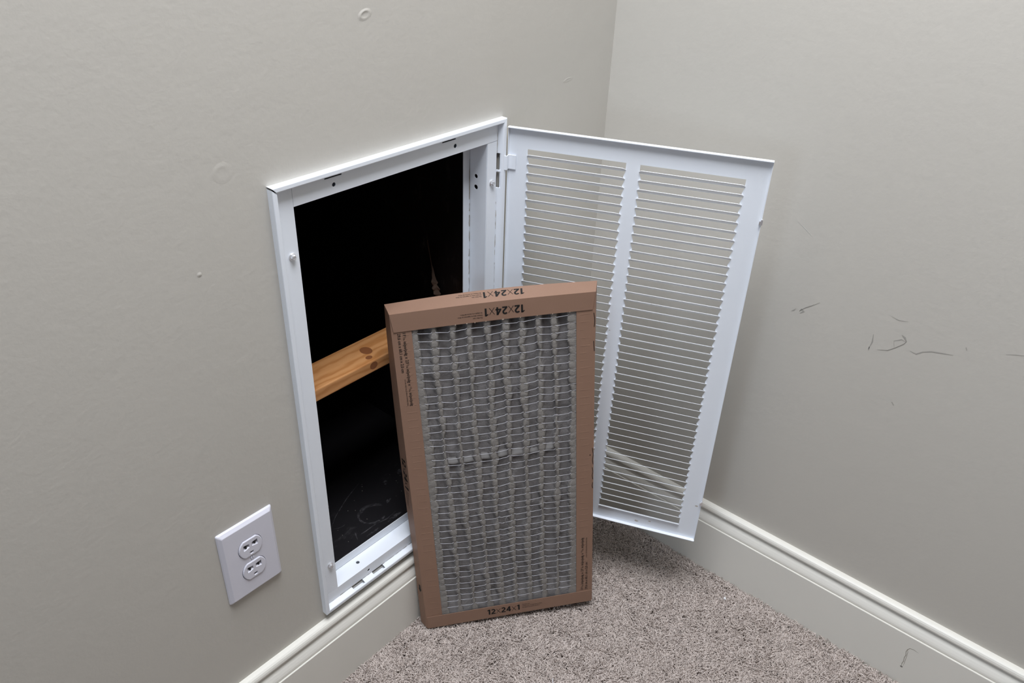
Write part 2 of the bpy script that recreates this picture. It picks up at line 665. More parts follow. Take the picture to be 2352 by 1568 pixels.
xr = FW - OP
channel(((xr, yf1, BT), (xr + 0.001, CD, FH - 0.031)), ((xr - LIP, CD, BT), (xr - 0.0003, CD + 0.001, FH - 0.031)),
        [prism([(0.0195 + 0.0031 * math.cos(2 * math.pi * i / 14), 0.5855 + 0.0031 * math.sin(2 * math.pi * i / 14)) for i in range(14)], xr - 0.004, xr + 0.005, 0),
         prism([(0.0195 + 0.0035 * math.cos(2 * math.pi * i / 14), 0.5695 + 0.0035 * math.sin(2 * math.pi * i / 14)) for i in range(14)], xr - 0.004, xr + 0.005, 0)])
channel(((OP - 0.001, yf1, BT), (OP, CD, FH - 0.031)), ((OP + 0.0002, CD, BT), (OP + LIP, CD + 0.001, FH - 0.031)))
channel(((OP, yf1, FH - 0.031), (xr, CD, FH - 0.030)), ((OP + LIP, CD + 0.0012, FH - 0.031 - LIP), (xr - LIP, CD + 0.0022, FH - 0.031)))
channel(((OP, yf1, BT - 0.001), (xr, 0.0265, BT)), ((OP, 0.0265, BT + 0.0006), (xr, 0.0275, BT + LIP + 0.002)),
        [prism(circle(0.0815, 0.0150, 0.0029), BT - 0.005, BT + 0.004, 2)])


M_SLOT_SHADE = plain('slot_shade', (0.06, 0.055, 0.047), 0.9, spec=0.1)  # dark strips set behind the slots to stand for the shade inside
for a_, b_ in (((0.0062, 0.0035, 0.0062), (FW - 0.0062, 0.011, 0.0120)), ((0.0062, 0.0035, FH - 0.0120), (FW - 0.0062, 0.011, FH - 0.0062)), ((FW - 0.0120, 0.0035, 0.0125), (FW - 0.0062, 0.011, FH - 0.0125))):
    MB().box(a_, b_).obj('slot_shade_strip', M_SLOT_SHADE, G)


def screw(x, z, ang):
    n = 6
    mb = MB()
    # washer flange, hexagonal head, cut slot
    def ring(r, y, m=18, ph=0.0):
        return [(r * math.cos(2 * math.pi * i / m + ph), y, r * math.sin(2 * math.pi * i / m + ph)) for i in range(m)]
    mb.loft([ring(0.0046, -0.0), ring(0.0046, -0.0008), ring(0.0040, -0.0014)])
    mb.loft([ring(0.0034, -0.0012, 6), ring(0.0034, -0.0042, 6), ring(0.0028, -0.0048, 6)])
    o = mb.obj('screw', M_ZINC, G, loc=(x, yf0, z))
    ca, sa = math.cos(ang), math.sin(ang)
    q = [(ca * a - sa * b, sa * a + ca * b) for a, b in ((-0.005, -0.0006), (0.005, -0.0006), (0.005, 0.0006), (-0.005, 0.0006))]
    cut(o, [prism(q, -0.006, -0.0034, 1)])
    return o


screw(0.0203, 0.5798, 0.3)
screw(0.3558, 0.5788, -0.75)
screw(0.0209, 0.0838, 1.2)
screw(0.3555, 0.0838, 0.6)


def grime(pts, width, to3d):
    vs, fs = ribbon(pts, width, to3d, jitter=0.75)
    keep = [f for f in fs if random.random() > 0.28]
    return mesh_obj('seam_grime', vs, keep, M_GRIME, G)


grime([(FW - 0.0100 + random.uniform(-.0003, .0003), 0.22 + i * 0.0042) for i in range(80)], 0.0008, lambda a, b: (a, yf0 - 0.00015, b))
grime([(FW - 0.0100 + random.uniform(-.0003, .0003), 0.60 + i * 0.004) for i in range(13)], 0.0008, lambda a, b: (a, yf0 - 0.00015, b))
grime([(xr - 0.0012 + random.uniform(-.0004, .0004), 0.05 + i * 0.006) for i in range(96)], 0.0010, lambda a, b: (a, CD - 0.0002, b))
grime([(0.012 + i * 0.004, 0.0102 + random.uniform(-.0003, .0003)) for i in range(80)], 0.0008, lambda a, b: (a, yf0 - 0.00015, b))
grime([(0.0103 + random.uniform(-.0002, .0003), 0.012 + i * 0.004) for i in range(24)], 0.0007, lambda a, b: (a, yf0 - 0.00015, b))

# --- door
DA = -1.172218
DW, DH = 0.352469, 0.662993
D = mesh_obj('door', [(0, 0, 0)], [], M_ENAMEL, G)     # replaced just below
bpy.data.objects.remove(D)
us = [0.0, 0.0281, 0.1660, 0.1850, 0.3228, DW]
zs = [0.0, -0.0293, -0.6370, -DH]
SY, ST = 0.006, 0.0008
mb = MB()
for i in range(5):
    for j in range(3):
        if i in (1, 3) and j == 1:
            continue
        mb.add([(us[i], SY, zs[j]), (us[i + 1], SY, zs[j]), (us[i + 1], SY, zs[j + 1]), (us[i], SY, zs[j + 1])], [(0, 1, 2, 3)])
        mb.add([(us[i], SY + ST, zs[j]), (us[i + 1], SY + ST, zs[j]), (us[i + 1], SY + ST, zs[j + 1]), (us[i], SY + ST, zs[j + 1])], [(3, 2, 1, 0)])
for i in (1, 3):
    for a, b in (((us[i], zs[1]), (us[i + 1], zs[1])), ((us[i], zs[2]), (us[i + 1], zs[2])), ((us[i], zs[1]), (us[i], zs[2])), ((us[i + 1], zs[1]), (us[i + 1], zs[2]))):
        mb.add([(a[0], SY, a[1]), (b[0], SY, b[1]), (b[0], SY + ST, b[1]), (a[0], SY + ST, a[1])], [(0, 1, 2, 3)])
t = 0.0009
mb.box((0, -0.0002, -t), (DW, SY + ST, 0)).box((0, 0.0, -DH), (DW, SY + ST, -DH + t))
mb.box((DW - t, 0.0032, -DH + t), (DW, SY + ST, -t)).box((0, 0.0032, -DH + t), (t, SY + ST, -t))
# saw-toothed slot edges left by the stamped louvers
for i in (1, 3):
    for q in range(45):
        z0, z1 = -0.0393 - q * 0.01297, -0.0393 - (q + 1) * 0.01297
        for ue, sg in ((us[i], 1), (us[i + 1], -1)):
            tw = 0.0026 * random.uniform(0.85, 1.15)
            for y_ in (SY + 0.0001, SY + ST - 0.0001):
                mb.add([(ue, y_, z0 - 0.0020), (ue + sg * tw, y_, z1 + 0.0030), (ue + sg * tw * 0.7, y_, z1 + 0.0012), (ue, y_, z1 + 0.0004)], [(0, 1, 2, 3)])
# the rolled sill under each louver bank
for i in (1, 3):
    mb.add([(us[i], SY, zs[2]), (us[i + 1], SY, zs[2]), (us[i + 1], SY - 0.0042, zs[2] + 0.0034), (us[i], SY - 0.0042, zs[2] + 0.0034),
            (us[i], SY, zs[2] - 0.0008), (us[i + 1], SY, zs[2] - 0.0008), (us[i + 1], SY - 0.0048, zs[2] + 0.0024), (us[i], SY - 0.0048, zs[2] + 0.0024)],
           [(0, 1, 2, 3), (7, 6, 5, 4), (2, 3, 7, 6), (0, 3, 7, 4), (1, 2, 6, 5)])
D = mb.obj('door', M_ENAMEL, G, loc=(-0.252767 - X0, -0.010389, 0.810647 - Z0))
D.rotation_euler = (0, 0, DA)
# louvers: one shared mesh, twisted flat at both ends
LW = us[2] - us[1] + 0.0016
wl, tl = 0.0122, 0.0006
prof = [(0.0, 0.08), (0.0012, 0.50), (0.0030, 0.87), (0.0052, 1.0), (0.5, 1.0)]
stn = [(s * 1.0, f) for s, f in prof[:4]]
stn = [(s, f) for s, f in stn] + [(LW - s, f) for s, f in reversed(stn)]
rings = []
phi = math.radians(53.0)
cY, cZ = -math.sin(phi), math.cos(phi)
nY, nZ = -cZ, cY
for s, f in stn:
    ring = []
    for sgn, tt in ((1, 1), (1, -1), (-1, -1), (-1, 1)):
        ww = wl / 2 * (f if sgn > 0 else 0.55 + 0.45 * f)
        ring.append((s, SY + ST * 0.5 + cY * sgn * ww + nY * tt * tl / 2, cZ * sgn * ww + nZ * tt * tl / 2))
    rings.append(ring)
mb = MB().loft(rings)
louv = mb.obj('louver', M_LOUVER, D, loc=(us[1] - 0.0008, 0, -0.0393))
first = True
for bank in (1, 3):
    for q in range(46):
        if first:
            first = False
            continue
        o = louv.copy()
        COL.objects.link(o)
        o.parent = D
        o.location = (us[bank] - 0.0008, 0, -0.0393 - q * 0.01297)
        o.rotation_euler = (random.gauss(0, 0.012), random.gauss(0, 0.0008), 0)


def hinge(zc):
    mb = MB().box((0.0008, SY - 0.0022, zc - 0.0103), (0.0120, SY - 0.0010, zc + 0.0103))
    mb.box((0.0004, -0.0022, zc - 0.0103), (0.0016, SY - 0.0010, zc + 0.0103))
    mb.box((-0.0058, -0.0034, zc - 0.0103), (0.0016, -0.0022, zc + 0.0103))
    mb.box((-0.0086, -0.0034, zc - 0.0103), (-0.0058, -0.0026, zc + 0.0103))
    o = mb.obj('hinge', M_ENAMEL, D)
    bevel(o, 0.0003, 1)
    return o


hinge(-0.0500)
hinge(-0.6130)
for zc in (-0.0825, -0.579):
    mb = MB().box((DW - 0.0012, 0.0012, zc - 0.0038), (DW + 0.0014, 0.0050, zc + 0.0036))
    mb.box((DW - 0.0030, 0.0016, zc - 0.0040), (DW - 0.0012, 0.0046, zc + 0.0012))
    mb.obj('spring_catch', M_ZINC, D)
# rusty smudges on the sheet
for (u_, z_, s_) in ((0.252, -0.6535, 0.004), (0.2745, -0.6478, 0.0028), (0.3452, -0.5895, 0.003), (0.169, -0.2896, 0.0016), (0.1657, -0.304, 0.0018)):
    n = 9
    vs = [(u_ + s_ * (0.6 + 0.5 * random.random()) * math.cos(2 * math.pi * i / n), SY - 0.00012, z_ + 0.5 * s_ * (0.6 + 0.5 * random.random()) * math.sin(2 * math.pi * i / n)) for i in range(n)]
    mesh_obj('smudge', vs, [tuple(range(n))], plain('rust_smudge', (0.55, 0.50, 0.45), 0.8), D)

# ------------------------------------------------------------------ the duct behind
A = thing('air_duct', 'black lined return air duct seen through the open grille', 'duct', (X0 + FW / 2, 0.3, Z0))


def aw(v):
    return [(q[0] - (X0 + FW / 2), q[1] - 0.3, q[2] - Z0) for q in v]


dx0, dx1, dy0, dy1, dz0, dz1 = X0 + 0.014, X0 + FW - 0.014, 0.034, 0.62, Z0 + 0.034, Z0 + FH + 0.05


def duct_panel(name, a, b, mat):
    mb = MB().box(a, b)
    return mesh_obj(name, aw(mb.v), mb.f, mat, A)


duct_panel('floor_panel', (dx0, dy0, dz0 - 0.012), (dx1, dy1, dz0), M_DUCT)
duct_panel('side_panel', (dx0 - 0.01, dy0, dz0), (dx0, dy1, dz1), M_DUCTB)
duct_panel('side_panel', (dx1, dy0, dz0), (dx1 + 0.01, dy1, dz1), M_DUCT)
duct_panel('back_panel', (dx0, dy1, dz0), (dx1, dy1 + 0.01, dz1), M_DUCTB)
duct_panel('top_panel', (dx0, dy0, dz1), (dx1, dy1, dz1 + 0.01), M_DUCTB)
# round collar in the back, a little proud
mb = MB()
rg = []
for r_, y_ in ((0.165, dy1 - 0.001), (0.165, dy1 - 0.04), (0.158, dy1 - 0.04), (0.158, dy1 - 0.001)):
    rg.append([((dx0 + dx1) / 2 + r_ * math.cos(2 * math.pi * i / 36), y_, Z0 + 0.40 + r_ * math.sin(2 * math.pi * i / 36)) for i in range(36)])
mb.loft(rg, caps=False)
mesh_obj('duct_collar', aw(mb.v), mb.f, M_DUCTB, A, smooth=True)
# chalky scuffs on the duct floor: rings, strokes, specks


def fl3(a, b):
    return aw([(a, b, dz0 + 0.0003)])[0]


def arc(cx, cy, rx, ry, a0, a1, n=22, rot=0.0):
    out = []
    for i in range(n):
        t = a0 + (a1 - a0) * i / (n - 1)
        x, y = rx * math.cos(t), ry * math.sin(t)
        out.append((cx + x * math.cos(rot) - y * math.sin(rot), cy + x * math.sin(rot) + y * math.cos(rot)))
    return out


dv = []
df = []
for pts, wd in ((arc(-0.4654, 0.076, 0.024, 0.021, 0.0, 5.2), 0.0026), (arc(-0.4654, 0.076, 0.022, 0.019, 0.3, 2.4), 0.005),
                ([(-0.520, 0.054), (-0.500, 0.053), (-0.478, 0.0535), (-0.455, 0.049), (-0.435, 0.052)], 0.0016),
                ([(-0.545, 0.090), (-0.51, 0.115), (-0.47, 0.135), (-0.43, 0.150)], 0.0016),
                (arc(-0.525, 0.118, 0.020, 0.032, 0.4, 4.6, rot=0.5), 0.0010),
                ([(-0.4035, 0.113), (-0.400, 0.118), (-0.396, 0.121)], 0.008), ([(-0.432, 0.077), (-0.428, 0.080), (-0.420, 0.081)], 0.005),
                ([(-0.37, 0.118), (-0.362, 0.122), (-0.35, 0.124)], 0.007), ([(-0.52, 0.048), (-0.515, 0.058), (-0.512, 0.064)], 0.0015),
                ([(-0.505, 0.043), (-0.49, 0.0425), (-0.48, 0.044)], 0.004), ([(-0.46, 0.043), (-0.445, 0.045), (-0.43, 0.0435)], 0.005)):
    vs, fs = ribbon(pts, wd * 1.3, fl3, jitter=0.3)
    b0 = len(dv)
    dv += vs
    df += [tuple(i + b0 for i in f) for f in fs]
sc = mesh_obj('scuff_marks', dv, df, M_DUST, A)
sc['kind'] = 'stuff'
dv, df = [], []
for i in range(30):
    a, b = random.uniform(dx0 + 0.03, -0.36), random.uniform(0.04, 0.15)
    r_ = random.uniform(0.0003, 0.0008)
    b0 = len(dv)
    dv += [fl3(a + r_ * math.cos(q * math.pi / 3), b + r_ * math.sin(q * math.pi / 3)) for q in range(6)]
    df.append(tuple(b0 + q for q in range(6)))
sc = mesh_obj('dust_specks', dv, df, M_DUSTL, A)
sc['kind'] = 'stuff'
# torn brown paper facing curling off the right side of the duct
pv, pf = [], []
tp_ = [(0.112, 0.511, 0.0045), (0.1125, 0.515, 0.0060), (0.113, 0.520, 0.0050), (0.1145, 0.525, 0.0072), (0.116, 0.530, 0.0052), (0.1175, 0.535, 0.0062), (0.119, 0.540, 0.0040), (0.121, 0.545, 0.0036), (0.124, 0.552, 0.0016), (0.127, 0.560, 0.0007), (0.131, 0.576, 0.0005), (0.136, 0.60, 0.0004)]
NP = 6
for i, (y_, z_, w_) in enumerate(tp_):
    for j in range(NP):
        s_ = j / (NP - 1) * 2 - 1
        pv.append((dx1 - 0.002 - min(1, w_ / 0.006) * (0.008 * (1 - s_ * s_) + random.uniform(0, 0.005)), y_ + s_ * w_ * random.uniform(0.75, 1.25), z_ + random.uniform(-0.0022, 0.0022) * min(1, w_ / 0.004)))
for i in range(len(tp_) - 1):
    for j in range(NP - 1):
        a = i * NP + j
        pf.append((a, a + 1, a + NP + 1, a + NP))
mesh_obj('torn_facing', aw(pv), pf, M_TAPE, A)

# pine batten across the opening
wx0, wx1, wya, wyb, wza, wzb = X0 + 0.016, X0 + FW - 0.016, 0.045, 0.1025, 0.4868, 0.5058
mb = MB().box((wx0 - wx0, wya - wya, 0), (wx1 - wx0, wyb - wya, wzb - wza))
W = thing('wood_batten', 'bare pine batten with knots crossing the dark duct opening', 'wood board', (wx0, wya, wza))
wb = mb.obj('board', M_PINE, W)
bevel(wb, 0.0018, 2)
for (kx, ky, rx, ry) in ((0.157, 0.028, 0.0085, 0.0105), (0.148, 0.011, 0.0055, 0.0045), (0.042, 0.013, 0.0038, 0.003)):
    vs = [(kx + rx * math.cos(2 * math.pi * i / 16), ky + ry * math.sin(2 * math.pi * i / 16), wzb - wza + 0.00012) for i in range(16)]
    mesh_obj('knot', vs, [tuple(range(16))], M_KNOT, W)
vs = [(0.147 + 0.007 * math.cos(2 * math.pi * i / 16), -0.00012, 0.011 + 0.006 * math.sin(2 * math.pi * i / 16)) for i in range(16)]
mesh_obj('knot', vs, [tuple(range(16))], M_KNOT, W)

# ------------------------------------------------------------------ dirty pleated filter leaning against the grille
FWd, FHt, FT = 0.2965, 0.601, 0.0244
SC = 0.9945
cor = {(0, 1, 0): (-0.4596, 0.0130, 0.5913), (1, 1, 0): (-0.2303, -0.1638, 0.6057), (0, 1, 1): (-0.4472, 0.0366, 0.5926), (1, 1, 1): (-0.2086, -0.1501, 0.6091),
       (0, 0, 0): (-0.4581, -0.0410, -0.0052), (1, 0, 0): (-0.2290, -0.2195, 0.0094), (0, 0, 1): (-0.4507, -0.0179, -0.0087), (1, 0, 1): (-0.2140, -0.2004, 0.0078)}
cor = {k_: CAM + (np.array(v_) - CAM) * SC for k_, v_ in cor.items()}
FB = cor[(0, 0, 0)].copy()


def FP(u, v, n):
    """filter-local metres (right, up, back) -> offset from the filter's base"""
    a, b, c = u / FWd, v / FHt, n / FT
    q = np.zeros(3)
    for (i, j, k_), P in cor.items():
        q += P * ((a if i else 1 - a) * (b if j else 1 - b) * (c if k_ else 1 - c))
    return q - FB


AX_U = (cor[(1, 0, 0)] - cor[(0, 0, 0)])
AX_U /= np.linalg.norm(AX_U)
AX_V = (cor[(0, 1, 0)] - cor[(0, 0, 0)])
AX_V /= np.linalg.norm(AX_V)
AX_N = np.cross(AX_V, AX_U)
AX_N = -AX_N if AX_N[1] < 0 else AX_N


def bow(u, v, n):
    """board that has bowed: the top edge rises, the left side swells, the back is pressed in on the grille lip"""
    c = min(max(n / FT, 0), 1)
    q = FP(u, v, n)
    sv = max(0.0, (v - 0.52) / (FHt - 0.52))
    q = q + AX_V * sv * math.sin(math.pi * min(max(u / FWd, 0), 1)) * (0.0022 + 0.0030 * c)
    if u < 0.02:
        q = q - AX_U * (1 - u / 0.02 if u > 0 else 1) * c * 0.0030 * max(0.0, math.sin(math.pi * (v - 0.17) / (FHt - 0.17)) if v > 0.17 else 0.0) ** 0.7
    left = max(0.0, 1 - u / 0.12)
    q = q - AX_N * c * left * 0.0085 * math.exp(-((v - 0.10) / 0.13) ** 2)
    return q


F = thing('air_filter', 'dirty pleated furnace filter in a brown cardboard frame, leaning on the grille', 'air filter', tuple(FB))


def panel(name, u0, u1, v0, v1, nfun, nu, nv, mat, uvf=None, parent=F, th=0.0007):
    """a board panel as a grid; nfun(s, t) gives (u, v, n)"""
    vs, uvs = [], []
    for j in range(nv + 1):
        for i in range(nu + 1):
            s, t_ = i / nu, j / nv
            u, v, n = nfun(s, t_)
            vs.append(bow(u, v, n))
            uvs.append(uvf(s, t_) if uvf else (u, v))
    fs = []
    for j in range(nv):
        for i in range(nu):
            a = j * (nu + 1) + i
            fs.append((a, a + 1, a + nu + 2, a + nu + 1))
    o = mesh_obj(name, vs, fs, mat, parent, smooth=False, uvs=uvs)
    md = o.modifiers.new('thickness', 'SOLIDIFY')
    md.thickness = th
    md.offset = 0.0
    return o


wl0, wl1, wv0, wv1 = 0.0282, 0.2680, 0.0258, 0.5735
lip_n = 0.0012


def rail_path(side):
    # from the window edge over the front, round the corner and along the side to the back
    def f(s, t_):
        v = 0.0006 + (FHt - 0.0012) * t_
        if s < 0.55:
            q = s / 0.55
            u = wl0 * (1 - q)
            n = 0.0004
        else:
            q = (s - 0.55) / 0.45
            u = 0.0
            n = 0.0004 + (FT - 0.0004) * q
        if side == 'right':
            u = FWd - u if s >= 0.55 else FWd - (FWd - wl1) * (1 - s / 0.55)
        return u, v, n
    return f


rl = panel('side_rail', 0, 0, 0, 0, rail_path('left'), 20, 30, M_KRAFTP, uvf=lambda s, t_: (-0.002 + (0.5 - s / 0.55) * 0.028 if s < 0.56 else 0.03 + s * 0.04, FHt * t_))
rr = panel('side_rail', 0, 0, 0, 0, rail_path('right'), 20, 30, M_KRAFTP, uvf=lambda s, t_: (-0.001 + (0.5 - s / 0.55) * 0.028 if s < 0.56 else 0.03 + s * 0.04, FHt * t_))


def top_path(s, t_):
    # t_: from the flap's lower edge up over the front and back across the top
    if t_ < 0.5:
        q_ = 1 - t_ / 0.5
        u = 0.0034 * q_ - 0.0004 + (FWd - 0.0078 * q_ + 0.0008) * s
        v = 0.5737 + (FHt + 0.0004 - 0.5737) * (t_ / 0.5)
        n = -0.0008
    else:
        v = FHt + 0.0004
        n = -0.0008 + (FT + 0.0008) * ((t_ - 0.5) / 0.5)
        u = -0.0004 + (FWd + 0.0008) * s
    return u, v, n


tf = panel('top_flap', 0, 0, 0, 0, top_path, 30, 8, M_KRAFT, uvf=lambda s, t_: (s * 0.3, t_ * 0.05))


def bot_path(s, t_):
    u = 0.0012 + (FWd - 0.0024) * s
    if t_ < 0.5:
        v = 0.0256 * (1 - t_ / 0.5)
        n = -0.0008
    else:
        v = 0.0
        n = -0.0008 + (FT + 0.0008) * ((t_ - 0.5) / 0.5)
    return u, v, n


bf = panel('bottom_flap', 0, 0, 0, 0, bot_path, 30, 8, M_KRAFT, uvf=lambda s, t_: (s * 0.3 + 1, t_ * 0.05))
# back border
for (a0, a1, b0, b1) in ((0.0, 0.026, 0.0, FHt), (FWd - 0.026, FWd, 0.0, FHt)):
    panel('back_rail', 0, 0, 0, 0, lambda s, t_, a0=a0, a1=a1, b0=b0, b1=b1: (a0 + (a1 - a0) * s, b0 + (b1 - b0) * t_, FT), 2, 14, M_KRAFT)
for (a0, a1, b0, b1) in ((0.026, FWd - 0.026, 0.0, 0.026), (0.026, FWd - 0.026, FHt - 0.026, FHt)):
    panel('back_flap', 0, 0, 0, 0, lambda s, t_, a0=a0, a1=a1, b0=b0, b1=b1: (a0 + (a1 - a0) * s, b0 + (b1 - b0) * t_, FT), 10, 2, M_KRAFT)

# pleated cloth
RU = [0.0352 + 0.02505 * q for q in range(10)]
NW = 42
WV = [0.5665 - 0.01285 * q for q in range(NW)]
WV = [v + random.uniform(-0.0007, 0.0007) for v in WV]
JR = [[random.uniform(-0.0007, 0.0007) for _ in range(10)] for _ in range(NW)]
CDV = [0.0, -0.0012, -0.0022, -0.0015, -0.0016, 0.0006, 0.0006, 0.0022, 0.0010, 0.0016]
nu_, nv_ = 130, 330
us_ = np.linspace(0.0262, 0.2700, nu_)
vs_ = np.linspace(0.0100, 0.5765, nv_)
ridge_w = np.zeros((10, nv_))
ridge_c = np.zeros((10, nv_))
pin = np.zeros((10, nv_))
for c in range(10):
    ph1, ph2 = rng.uniform(0, 6.28, 2)
    base_w = rng.uniform(0.0022, 0.0036)
    ridge_w[c] = base_w + 0.0011 * np.sin(vs_ * 21 + ph1) + 0.0007 * np.sin(vs_ * 63 + ph2)
    ridge_c[c] = RU[c] + 0.0016 * np.sin(vs_ * 9 + ph2) + 0.0006 * np.sin(vs_ * 40 + ph1)
    for wi in range(NW):
        pin[c] += np.exp(-((vs_ - (WV[wi] + CDV[c] + JR[wi][c])) / 0.0015) ** 2)
pin = np.clip(pin, 0, 1)
# one fold lies over flat beside the fifth ridge, as in the cloth's upper half
NN = np.zeros((nv_, nu_))
FO = np.zeros((nv_, nu_))
for c in range(10):
    d_ = np.abs(us_[None, :] - ridge_c[c][:, None])
    wr = ridge_w[c][:, None] * (1 - 0.15 * pin[c][:, None])
    side = np.where(us_[None, :] < ridge_c[c][:, None], -1.0, 1.0)
    ej = 0.0016 * vnoise((vs_ * 1.0 + 1 + c)[:, None].repeat(nu_, 1).ravel() + 0.3 * side.ravel(), np.full(nu_ * nv_, 1.7 + c), 70, 31).reshape(nv_, nu_)
    e = np.clip((d_ - wr - ej) / (0.0038 + 0.0012 * side), 0, 1)
    e = e * e * (3 - 2 * e)
    h_ = 1 - e
    NN = np.maximum(NN, h_ * (1 - 0.075 * pin[c][:, None] * (d_ < wr * 1.6)))
NN = np.where(us_[None, :] < RU[0] - 0.001, np.maximum(NN, 0.96), NN)
NN = np.where(us_[None, :] > RU[9] + 0.001, np.maximum(NN, 0.96), NN)
FO = 1 - NN
lump = vnoise(np.repeat(us_[None, :], nv_, 0).ravel() + 1, np.repeat(vs_[:, None], nu_, 1).ravel() + 1, 95, 21).reshape(nv_, nu_)
lump2 = vnoise(np.repeat(us_[None, :], nv_, 0).ravel() + 1, np.repeat(vs_[:, None], nu_, 1).ravel() + 1, 40, 22).reshape(nv_, nu_)
DEP = 0.0105
topd = np.clip((vs_ - 0.561) / 0.012, 0, 1)[:, None] * 0.007
botd = np.clip((vs_ - 0.012) / 0.045, 0.25, 1)[:, None]
nn = 0.0009 + DEP * FO * botd + (0.0007 * lump + 0.0012 * lump2) * (0.3 + 0.7 * FO) + topd * FO
vs3, uvs = [], []
for j in range(nv_):
    for i in range(nu_):
        vs3.append(FP(us_[i], vs_[j], nn[j, i]))
        uvs.append((us_[i], vs_[j]))
fs = [(j * nu_ + i, j * nu_ + i + 1, (j + 1) * nu_ + i + 1, (j + 1) * nu_ + i) for j in range(nv_ - 1) for i in range(nu_ - 1)]
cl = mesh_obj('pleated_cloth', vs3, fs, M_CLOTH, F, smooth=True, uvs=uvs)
cl['label'] = 'grey pleated filter cloth loaded with dust'
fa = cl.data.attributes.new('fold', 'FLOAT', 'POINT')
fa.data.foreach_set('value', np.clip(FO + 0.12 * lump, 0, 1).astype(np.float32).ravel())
# cross strap showing in the folds half way up
for c in range(2, 9):
    a0, a1 = RU[c - 1] + 0.003 if c > 2 else RU[1] + 0.003, RU[c] - 0.003
    n0 = 0.0068
    mb = MB()
    rg = []
    for s in range(7):
        u = a0 + (a1 - a0) * s / 6
        sag = 0.0008 * math.sin(math.pi * s / 6) + 0.0006 * math.sin(c * 2.3 + s)
        vv = 0.3345 + 0.0010 * math.sin(c * 1.7) - sag
        rg.append([FP(u, vv - 0.0030, 0.0100), FP(u, vv - 0.0034, 0.0082), FP(u, vv - 0.0022, 0.0070), FP(u, vv - 0.0002, 0.0068), FP(u, vv + 0.0022, 0.0078), FP(u, vv + 0.0050, 0.0096), FP(u, vv + 0.0085, 0.0112)])
    mb.loft(rg, closed=False)
    mb.obj('glue_strap', M_STRAP, F, smooth=True)
# wires
for wi in range(NW):
    pts = []
    prev = wl0 - 0.001
    v0 = WV[wi]
    nodes = [(wl0 - 0.002, v0 - 0.0006, 0.0008)]
    for c in range(10):
        vv = v0 + CDV[c] + JR[wi][c]
        cu = RU[c] + 0.0016 * math.sin(vv * 9)
        if c > 0:
            nodes.append((cu - 0.0046, vv - 0.0002, 0.0003))
        nodes.append((cu - 0.0018, vv, 0.0022))
        nodes.append((cu + 0.0018, vv, 0.0022))
        if c < 9:
            nodes.append((cu + 0.0046, vv + 0.0002, 0.0003))
    nodes.append((wl1 + 0.001, v0 + CDV[9] + 0.0002, 0.0009))
    mb = MB().tube([FP(*q) for q in nodes], 0.00038, 5)
    mb.obj('wire', M_WIRE, F, smooth=True)
# loose dust fibres on the cloth, too fine and many to count
mb = MB()
for i in range(260):
    fu_, fv_ = random.uniform(wl0 + 0.004, wl1 - 0.004), random.choice((random.uniform(0.14, 0.26), random.uniform(0.03, 0.55), random.uniform(0.36, 0.52)))
    ang, ln = random.uniform(0, math.pi), random.uniform(0.003, 0.010)
    cv = random.uniform(-0.5, 0.5)
    ii, jj = int(np.clip((fu_ - us_[0]) / (us_[-1] - us_[0]) * (nu_ - 1), 0, nu_ - 1)), int(np.clip((fv_ - vs_[0]) / (vs_[-1] - vs_[0]) * (nv_ - 1), 0, nv_ - 1))
    n_ = nn[jj, ii]
    pts = [FP(fu_ + ln * q * math.cos(ang + cv * q), fv_ + ln * q * math.sin(ang + cv * q), n_ - 0.0006 - 0.0012 * q * (1 - q)) for q in (0, 0.35, 0.7, 1.0)]
    mb.tube(pts, random.uniform(0.00012, 0.00024), 3)
lf = mb.obj('dust_fibres', M_STRAP, F)
lf['kind'] = 'stuff'
# loose lint thread caught on the wires
pts = [FP(*q) for q in ((0.1455, 0.2030, 0.0005), (0.1470, 0.2080, -0.0002), (0.1480, 0.2150, -0.0006), (0.1505, 0.2185, -0.0004), (0.1545, 0.2180, 0.0002), (0.1570, 0.2145, 0.0010))]
MB().tube(pts, 0.0005, 5).obj('lint_thread', M_STRAP, F, smooth=True)


# --- printing on the board
def glyphs(body, size, offset=0.0, shear=0.0):
    cu = bpy.data.curves.new('print', 'FONT')
    cu.body = body
    cu.size = size
    cu.offset = offset
    cu.shear = shear
    cu.resolution_u = 3
    cu.fill_mode = 'FRONT'
    o = bpy.data.objects.new('print', cu)
    COL.objects.link(o)
    bpy.context.view_layer.update()
    dg = bpy.context.evaluated_depsgraph_get()
    ev = o.evaluated_get(dg)
    me = ev.to_mesh()
    vs = [(q.co.x, q.co.y) for q in me.vertices]
    fs = [tuple(f.vertices) for f in me.polygons]
    ev.to_mesh_clear()
    bpy.data.objects.remove(o)
    bpy.data.curves.remove(cu)
    return vs, fs


def run(pieces, gap):
    """pieces: (text, size, rise, offset, squeeze); returns joined verts/faces with the origin at left baseline, and the width"""
    V, Fc, x = [], [], 0.0
    for (txt, size, rise, off, sq) in pieces:
        if txt == ' ':
            x += size
            continue
        vs, fs = glyphs(txt, size, off)
        mn, mx = min(q[0] for q in vs), max(q[0] for q in vs)
        b0 = len(V)
        V += [((q[0] - mn) * sq + x, q[1] + rise) for q in vs]
        Fc += [tuple(i + b0 for i in f) for f in fs]
        x += (mx - mn) * sq + gap
    return V, Fc, x - gap


def stroke(pts, wd):
    return ribbon(pts, wd, lambda a, b: (a, b), taper=False)


def rect_faces(x0, y0, x1, y1):
    return [(x0, y0), (x1, y0), (x1, y1), (x0, y1)], [(0, 1, 2, 3)]


def arc_pts(cx, cy, r, a0, a1, n):
    return [(cx + r * math.cos(math.radians(a0 + (a1 - a0) * i / n)), cy + r * math.sin(math.radians(a0 + (a1 - a0) * i / n))) for i in range(n + 1)]


